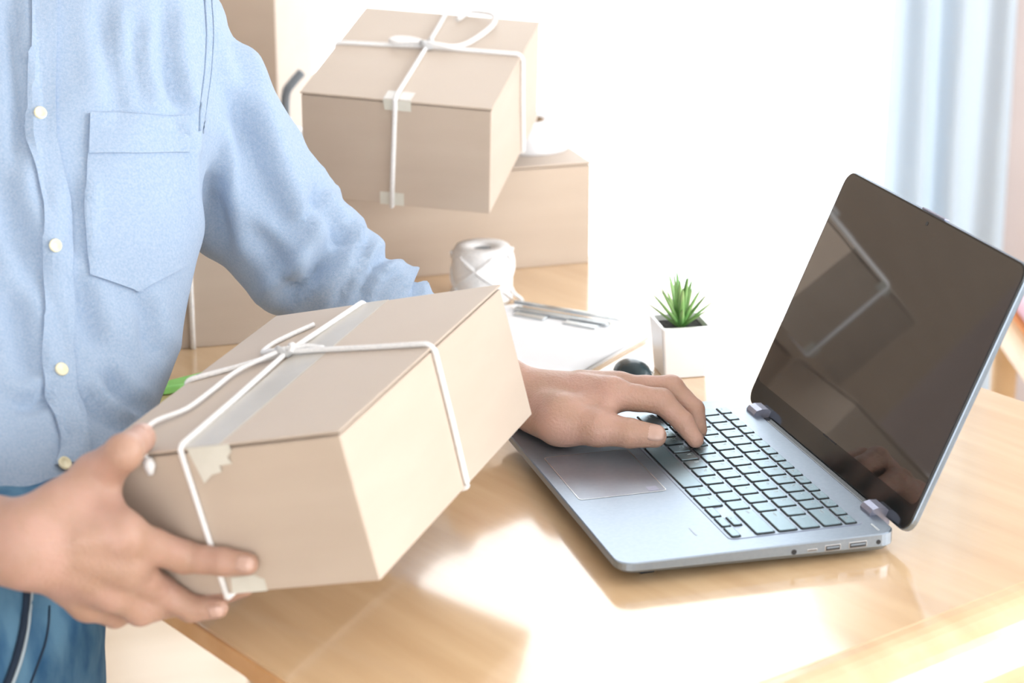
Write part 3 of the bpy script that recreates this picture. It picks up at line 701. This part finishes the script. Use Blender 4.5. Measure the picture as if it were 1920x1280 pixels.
fingL = [(LI, [.0135, .0108, .0090, .0072]), (LM, [.0135, .0112, .0094, .0078]), (LR, [.0128, .0105, .0088, .0074]), (LP, [.0115, .0092, .0078, .0066]), ([T1, T2, T3], [.0150, .0122, .0098])]
lo, hi = bounds([WL, CUF, T3, *LI, *LM, *LP, T0], .036)
for kn in (I0, M0_, R0): palmL += [(kn * .62 + WL * .38 + cu * .0145, kn + cu * .0070, .0042, .0068)]
parts.append(hand(lo, hi, .0020, palmL, fingL, .007, .006, lambda G: np.where((G[..., 0] > -.01), DZ + .0019 - G[..., 2], -1)))
# --- right hand round the parcel, fine
i0, m0, r0, p0 = A(228, 1003, 1.478), A(232, 1060, 1.488), A(208, 1105, 1.500), A(165, 1128, 1.515)
fi = [i0, held_pt(345, 1044, .0105, 'f'), held_pt(420, 1053, .0092, 'f'), held_pt(464, 1057, .0084, 'f')]
loc = lambda x, y, z: OB + RB @ np.array([x, y, z])
fm = [m0, held_pt(300, 1108, .0115, 'f'), held_pt(358, 1140, .0060, 'f'), held_pt(408, 1139, .0035, 'f')]
fr = [r0, A(262, 1142, 1.525), loc(.045, .030, -.013), loc(.068, .040, -.012)]
fp = [p0, A(215, 1150, 1.54), loc(.020, .050, -.013), loc(.042, .062, -.011)]
t0, t1, t2, t3 = A(115, 965, 1.485), A(182, 893, 1.500), held_pt(232, 848, .0125, 't'), held_pt(266, 821, .0105, 't')
palmR = [(ELR * .75 + WR * .25, WR, .040, .0285), (WR, i0, .0265, .0150), (WR, m0, .0255, .0150), (WR, r0, .0240, .0140), (WR, p0, .0215, .0130), (WR, t0, .0265, .0215), (t0, t1, .0215, .0155), (t1, i0, .010, .011), (t0, i0, .016, .012)]
fingR = [(fi, [.0148, .0112, .0095, .0078]), (fm, [.0148, .0112, .0096, .0076]), (fr, [.0138, .0112, .0095, .0080]), (fp, [.0125, .0098, .0083, .0070]), ([t1, t2, t3], [.0158, .0125, .0098])]
lo, hi = bounds([ELR * .72 + WR * .28, *fi, *fm, *fr, *fp, t3, t0], .040)
for kn in (i0, m0, r0): palmR += [(kn * .60 + WR * .40 - cd * .0165, kn - cd * .0078, .0042, .0072)]
parts.append(hand(lo, hi, .0024, palmR, fingR, .009, .007, lambda G: -np.max(np.abs((G - OB) @ RB - np.array(SB) / 2) - np.array(SB) / 2, axis=-1) + .0004))
vs = []; fs = []
for V, Q in parts: fs.append(Q + sum(len(v) for v in vs)); vs.append(V)
person = raw('person', np.concatenate(vs), np.concatenate(fs), 'skin', None, True)
tag(person, 'person in light blue shirt and jeans gripping a parcel and typing', 'person')
def nail(a, b, up, r, wd, ln_):
    # a thin curved plate over the last joint, from a toward the tip b
    t = b - a; t /= np.linalg.norm(t); up = up - t * (up @ t); up /= np.linalg.norm(up); s_ = np.cross(t, up); vs = []; fs = []; n = 8
    for i in range(n + 1):
        u = i / n; hw = wd * (1 - (2 * u - 1) ** 4 * .35)
        for k in range(7):
            q = (k / 6 - .5) * 2; ang = q * hw / r
            vs.append(b + t * (ln_ * (u - .40)) + (up * math.cos(ang) + s_ * math.sin(ang)) * (r + .0004 - .0030 * max(0, u - .55) ** 2 / .2))
    for i in range(n):
        for k in range(6): fs.append((i * 7 + k, i * 7 + k + 1, i * 7 + k + 8, i * 7 + k + 7))
    o = raw('fingernail', vs, fs, 'nail', person, True); o.modifiers.new('thickness', 'SOLIDIFY').thickness = .0005
nail(T2, T3, -cd * .75 + cu * .35 - cr * .1, .0098, .0080, .0150)
nail(fi[2], fi[3], -cd + cu * .1, .0078, .0058, .0115)
nail(t2, t3, cu * .8 - cd * .6, .0098, .0066, .0115)
nail(fm[2], fm[3], -cd * .8 - cu * .3, .0076, .0050, .0095)

# --- shirt
G, org = grid((-1.02, -.18, -.03), (.16, .62, NECK[2] + .02), .0062)
z = G[..., 2]
ts = torso(G, .004)
# hem: tails dip at front and back and rise at the side
hx = G[..., 0] - np.interp(z, RZ[:, 0], RZ[:, 1]); hy = G[..., 1] - np.interp(z, RZ[:, 0], RZ[:, 2])
side = np.abs(hx * LH_[0] + hy * LH_[1]) / .14
hem = .066 + .010 * np.clip(side, 0, 1.2) ** 2
ts = np.maximum(ts, hem - z)
ts = np.minimum(ts, np.maximum(ellip(G, A(258, 766, 1.81), (.0165, .022, .026), np.array([cr, dh, (0, 0, 1)])), .056 - z))
ARM = A(410, 315, 1.95)
sl = chain(G, [SHL, ELL], [.062, .053], .03); sl = smin(sl, cone(G, ARM, ELL, .066, .053), .010)
fo = chain(G, [ELL, ELL * .5 + CUF * .5, CUF], [.053, .044, .034], .012); sl = smin(sl, fo, .010)
ax_ = (CUF - ELL) / np.linalg.norm(CUF - ELL); tcut = (G - CUF) @ ax_
sl = np.maximum(sl, tcut - .004)
cuff = np.maximum(cone(G, CUF - ax_ * .022, CUF + ax_ * .006, .042, .043), np.abs(tcut + .008) - .015); 
sl = np.minimum(sl, cuff)
sr = chain(G, [SHR, ELR, ELR * .60 + WR * .40], [.068, .056, .046], .03)
sh = smin(smin(ts, sl, .016), sr, .018)
SV, SQ = surface_nets(sh, org, .0062); SV = relax(SV, SQ, 2, .5); SN = vnormals(SV, SQ)
ua = (ELL - SHL) / np.linalg.norm(ELL - SHL)
CREASES = [((575, 548), (640, 425), 20, .010), ((668, 548), (738, 468), 13, .008), ((706, 552), (742, 505), 9, .006), ((768, 552), (797, 512), 8, .009),
           ((412, 131), (499, 385), 26, .011), ((388, 190), (420, 470), 20, .009), ((455, 210), (545, 440), 22, .007), ((590, 372), (660, 470), 14, .007), ((520, 560), (600, 500), 14, .007),
           ((425, 40), (470, 160), 14, .007), ((480, 430), (560, 560), 20, .007), ((640, 560), (690, 430), 10, .006), ((610, 350), (560, 420), 12, .006),
           ((26, -20), (30, 300), 14, .006), ((0, 330), (62, 520), 24, .008), ((10, 560), (66, 700), 22, .007), ((122, 800), (116, 860), 16, .003),
           ((136, 530), (190, 650), 20, .007), ((255, 560), (296, 660), 18, .007), ((372, 245), (350, 262), 12, .003), ((366, 240), (318, 130), 12, .004),
           ((195, 10), (216, 200), 20, .005), ((300, 10), (330, 205), 18, .006), ((250, 40), (262, 190), 16, .004), ((130, 340), (146, 480), 18, .005), ((200, 700), (262, 770), 16, .008), ((150, 740), (240, 810), 18, .007), ((30, 770), (92, 740), 18, .008)]
def crease(q):
    v = q - CAM; zz = v @ cd; x = 960 + FPX * (v @ cr) / zz; y = 640 - FPX * (v @ cu) / zz; t = 0.0
    for (x0, y0), (x1, y1), w_, dp in CREASES:
        ex, ey = x1 - x0, y1 - y0; L2 = ex * ex + ey * ey; u = ((x - x0) * ex + (y - y0) * ey) / L2
        if u < -.25 or u > 1.25: continue
        s_ = ((x - x0) * ey - (y - y0) * ex) / math.sqrt(L2) + 5 * math.sin(u * 5 + x0)
        if abs(s_) > 4 * w_: continue
        e = math.exp(-((u - .5) / .55) ** 4); g_ = s_ / w_
        t += dp * e * (-math.exp(-g_ * g_) + .65 * math.exp(-(g_ - 1.7) ** 2) + .35 * math.exp(-(g_ + 1.8) ** 2))
    return t
def wrinkle(v):
    p = Vector(v); q = np.array(v)
    # distance to the sleeve axis decides which fold direction rules
    da = np.linalg.norm(q - SHL - np.clip((q - SHL) @ ua, 0, .3) * ua); df = np.linalg.norm(q - ELL - np.clip((q - ELL) @ ax_, 0, .3) * ax_)
    ws = 1 / (1 + math.exp((min(da, df) - .085) / .012))
    s1 = q @ cr; s2 = q @ cu; s3 = q @ dh
    # sleeve: creases running up and to the right across the forearm, long soft drapes on the upper arm
    c1 = (s1 * .80 - s2 * .60) * 26 + 2.0 * noise.noise(p * 9); a1 = noise.noise((c1, (s1 * .6 + s2 * .8) * 7, s3 * 8))
    a1 = 1 - 2 * abs(a1) ** .8
    el = math.exp(-(np.linalg.norm(q - ELL) / .13) ** 2) + .75 * math.exp(-(np.linalg.norm(q - CUF) / .10) ** 2) + .35
    # torso: broad soft vertical and slanting folds
    c2 = s1 * 15 + .6 * s2 * 9; a2 = noise.noise((c2, s2 * 5, s3 * 8)) + .5 * noise.noise((s1 * 34 - s2 * 16, s2 * 12, 4))
    low_ = math.exp(-((q[2] - .07) / .06) ** 2)
    return ws * a1 * el * .0030 + (1 - ws) * a2 * (.0040 + .005 * low_) + 1.05 * crease(q)
SV = fold(SV, SN, wrinkle, 1.0); SN = vnormals(SV, SQ)
shirt = raw('shirt', SV, SQ, 'shirt', person, True); shirt['label'] = 'light blue chambray button shirt'
bvh = BVHTree.FromPolygons([Vector(v) for v in SV], [tuple(map(int, q)) for q in SQ])
def hit(px, py):
    d_ = Vector(ray(px, py)).normalized(); r_ = bvh.ray_cast(Vector(CAM), d_)
    return (np.array(r_[0]), np.array(r_[1])) if r_[0] else (None, None)
def patch(name, rows, m, parent, th, cols=8):
    # rows: list of polylines of picture points laid on the shirt; thickness th off the cloth
    vs = []; fs = []; nr = len(rows); nc = len(rows[0])
    P = np.zeros((nr, nc, 3)); 
    for i, rw in enumerate(rows):
        for j, (x, y) in enumerate(rw):
            p, n_ = hit(x, y)
            if p is None: p = P[i, j - 1] if j else P[i - 1, j]; n_ = -cd
            n_ = n_ if n_ @ cd < 0 else -n_
            P[i, j] = p
            vs.append(p + n_ * th)
    base = len(vs)
    for i in range(nr):
        for j in range(nc): vs.append(P[i, j] + cd * .002)
    I = lambda i, j: i * nc + j
    for i in range(nr - 1):
        for j in range(nc - 1): fs.append((I(i, j), I(i, j + 1), I(i + 1, j + 1), I(i + 1, j)))
    for i in range(nr - 1):
        for j in (0, nc - 1): fs.append((I(i, j), I(i + 1, j), base + I(i + 1, j), base + I(i, j)))
    for j in range(nc - 1):
        for i in (0, nr - 1): fs.append((I(i, j), I(i, j + 1), base + I(i, j + 1), base + I(i, j)))
    o = raw(name, vs, fs, m, parent, False); return o
def lerp_rows(left, right, nr, nc):
    # left / right: edge polylines (px,py) resampled to nr rows
    def rs(pl):
        pl = np.array(pl, float); s_ = np.r_[0, np.cumsum(np.linalg.norm(np.diff(pl, axis=0), axis=1))]; t = np.linspace(0, s_[-1], nr)
        return np.stack([np.interp(t, s_, pl[:, 0]), np.interp(t, s_, pl[:, 1])], 1)
    a, b = rs(left), rs(right); return [[tuple(a[i] + (b[i] - a[i]) * j / (nc - 1)) for j in range(nc)] for i in range(nr)]
pe = [(58, -60), (57, 60), (52, 180), (52, 255), (66, 320), (80, 385), (83, 470), (82, 560), (80, 650), (82, 735), (100, 780), (110, 820), (108, 850), (104, 864), (100, 874)]
pr_ = [(108, -60), (106, 60), (104, 180), (106, 255), (118, 320), (130, 385), (133, 470), (134, 560), (136, 650), (142, 735), (158, 780), (166, 815), (166, 840), (164, 852), (160, 866)]
patch('placket', lerp_rows(pe, pr_, 90, 7), 'shirt', shirt, .0030)
pk = patch('chest_pocket', lerp_rows([(167, 214), (163, 300), (160, 400), (168, 516), (258, 546)], [(350, 223), (352, 300), (349, 400), (338, 502), (262, 546)], 90, 44), 'shirt', shirt, .0026)
patch('pocket_hem', lerp_rows([(167, 213), (165, 290)], [(350, 222), (352, 286)], 24, 44), 'shirt', pk, .0042)
def seam(name, pts, rad, m='shirt', n=5, parent=None):
    out = []
    for x, y in catmull([(x, y, 0) for x, y in pts], n)[:] if False else [(q[0], q[1]) for q in catmull([(x, y, 0) for x, y in pts], n)]:
        p, n_ = hit(x, y)
        if p is not None: out.append(p + (n_ if n_ @ cd < 0 else -n_) * rad * .5)
    if len(out) > 2: tube(name, out, rad, m, parent or shirt, 6)
seam('armhole_seam', [(384, 0), (388, 60), (384, 130), (377, 190), (374, 245)], .0011)
seam('armhole_seam', [(397, 0), (401, 60), (397, 130), (389, 190), (380, 250)], .0007)
for x, y in ((73, 215), (100, 461), (112, 695), (118, 872)):
    p, n_ = hit(x, y)
    if p is None: continue
    n_ = n_ if n_ @ cd < 0 else -n_; a = np.cross(n_, cu); a /= np.linalg.norm(a); b = np.cross(a, n_); p = p + n_ * .0026
    vs = []; fs = []
    for rr, zz in ((.0001, .0010), (.0030, .0010), (.0040, .0020), (.0052, .0018), (.0052, 0)):
        for k in range(16): q = 2 * math.pi * k / 16; vs.append(p + n_ * zz + rr * (a * math.cos(q) + b * math.sin(q)))
    for i in range(4):
        for k in range(16): fs.append((i * 16 + k, i * 16 + (k + 1) % 16, i * 16 + 16 + (k + 1) % 16, i * 16 + 16 + k))
    bo = raw('button', vs, fs, 'button', shirt, True)
# --- jeans
G, org = grid((-.82, -.12, FLOOR + .03), (-.22, .36, .11), .0085)
top = A(-88, 960, 1.655)
j = ellip(G, PEL + np.array([0, 0, -.05]), (.122, .100, .13), np.array([LH_, FH, (0, 0, 1)]))
j = smin(j, chain(G, [np.array([PEL[0], PEL[1], -.02]), top + np.array([0, 0, .03])], [.085, .088], .02), .03)
for hp, kn, an in ((HIPL, KNL, ANL), (HIPR, KNR, ANR)): j = smin(j, chain(G, [hp, kn, an], [.077, .060, .050], .03), .02)
j = np.maximum(j, G[..., 2] - .088)
JV, JQ = surface_nets(j, org, .0085); JV = relax(JV, JQ, 1, .4); JN = vnormals(JV, JQ)
JV = fold(JV, JN, lambda v: noise.noise(((v[0] - v[2]) * 26, (v[0] + v[2]) * 6, v[1] * 14)), .0045)
jeans = raw('jeans', JV, JQ, 'denim', person, True); jeans['label'] = 'faded blue denim jeans'
bvh_s = bvh; bvh = BVHTree.FromPolygons([Vector(v) for v in JV], [tuple(map(int, q)) for q in JQ])
seam('pocket_seam', [(48, 1105), (44, 1150), (38, 1190), (26, 1235), (8, 1285)], .0030, 'seam', 5, jeans)
seam('pocket_stitching', [(56, 1108), (53, 1150), (47, 1192), (36, 1238), (18, 1288)], .0018, 'stitch', 5, jeans)
seam('pocket_stitching', [(92, 1135), (90, 1170), (84, 1205), (72, 1240), (55, 1285)], .0009, 'seam', 5, jeans)
bvh = bvh_s
# --- hair (outside the picture, above)
G, org = grid(HEAD - .16, HEAD + .16, .008)
hr = ellip(G, HEAD + hu * .014 - hf * .012, (.086, .100, .112), np.array([hl, hf, hu]))
cutp = (G - HEAD) @ hf - .045 + ((G - HEAD) @ hu - .06) * -.9; hr = np.maximum(hr, np.minimum(cutp, 1)); hr = np.maximum(hr, -((G - HEAD) @ hu) - .055)
HV, HQ = surface_nets(hr, org, .008); HV = relax(HV, HQ, 1, .4); raw('hair', HV, HQ, 'hair', person, True)

# --- face and collar (above the picture)
M['eyewhite'] = mat('eye_white', (.80, .79, .77), None, .2); M['iris'] = mat('dark_iris', (.03, .02, .015), None, .15); M['lips'] = mat('lips', (.48, .22, .19), (.52, .25, .22), .45, (80, 80, 80))
hp_ = lambda a, b, c: HEAD + hl * a + hf * b + hu * c
for s_ in (-1, 1):
    for nm, c, R_e, m_ in (('eye', hp_(s_ * .031, .0795, .004), (.0135, .0065, .0060), 'eyewhite'),):
        bm = bmesh.new(); bmesh.ops.create_uvsphere(bm, u_segments=18, v_segments=10, radius=1)
        for v in bm.verts: v.co = Vector(c + hl * v.co.x * R_e[0] + hf * v.co.y * R_e[1] + hu * v.co.z * R_e[2])
        eye = from_bm(nm, bm, m_, person, True)
        bm = bmesh.new(); bmesh.ops.create_uvsphere(bm, u_segments=14, v_segments=8, radius=1)
        for v in bm.verts: v.co = Vector(c + hf * .0035 + hl * v.co.x * .0052 + hf * v.co.y * .0040 + hu * v.co.z * .0052)
        from_bm('iris', bm, 'iris', eye, True)
    tube('eyelid', catmull([hp_(s_ * .045, .0735, .005), hp_(s_ * .038, .0810, .0100), hp_(s_ * .028, .0850, .0105), hp_(s_ * .017, .0850, .0040)], 5), .0026, 'skin', person)
    tube('eyebrow', catmull([hp_(s_ * .052, .0690, .0240), hp_(s_ * .038, .0795, .0300), hp_(s_ * .018, .0870, .0270)], 5), .0030, 'hair', person)
bvh_b = BVHTree.FromPolygons([Vector(v) for v in BV], [tuple(map(int, q)) for q in BQ])
def on_face(a, c, lift):
    r_ = bvh_b.ray_cast(Vector(hp_(a, .3, c)), Vector(-hf)); return np.array(r_[0]) + hf * lift if r_[0] else hp_(a, .09, c)
tube('lips', [on_face(a, -.050 - .0025 * abs(a) / .02 + .0015 * (abs(a) > .003), .0006) for a in np.linspace(-.022, .022, 13)], [.0012, .0022, .0030] + [.0034] * 7 + [.0030, .0022, .0012], 'lips', person)
tube('lips', [on_face(a, -.0585 + 8 * a * a, .0006) for a in np.linspace(-.019, .019, 11)], [.0014, .0026, .0036] + [.0042] * 5 + [.0036, .0026, .0014], 'lips', person)
bm = bmesh.new(); n = 40; cl_ = []
nf = math.sin(.3) * cr - math.cos(.3) * dh; nl = math.cos(.3) * cr + math.sin(.3) * dh; nc_ = NECK + np.array([0, 0, -.035])
for rr, zz in ((.060, .0), (.060, .040), (.063, .044), (.074, .004), (.071, .002), (.062, .036)):
    cl_.append([bm.verts.new(Vector(nc_ + (nf * math.cos(q) + nl * math.sin(q)) * (rr + .012 * max(0, math.cos(q)) * (zz < .01)) + np.array([0, 0, zz - .014 * max(0, math.cos(q)) ** 2]))) for q in [math.radians(16 + 328 * k / n) for k in range(n + 1)]])
for a, b in zip(cl_[:-1], cl_[1:]):
    for k in range(n): bm.faces.new((a[k], a[k + 1], b[k + 1], b[k]))
co_ = from_bm('collar', bm, 'shirt', shirt, True); co_.modifiers.new('thickness', 'SOLIDIFY').thickness = .0015
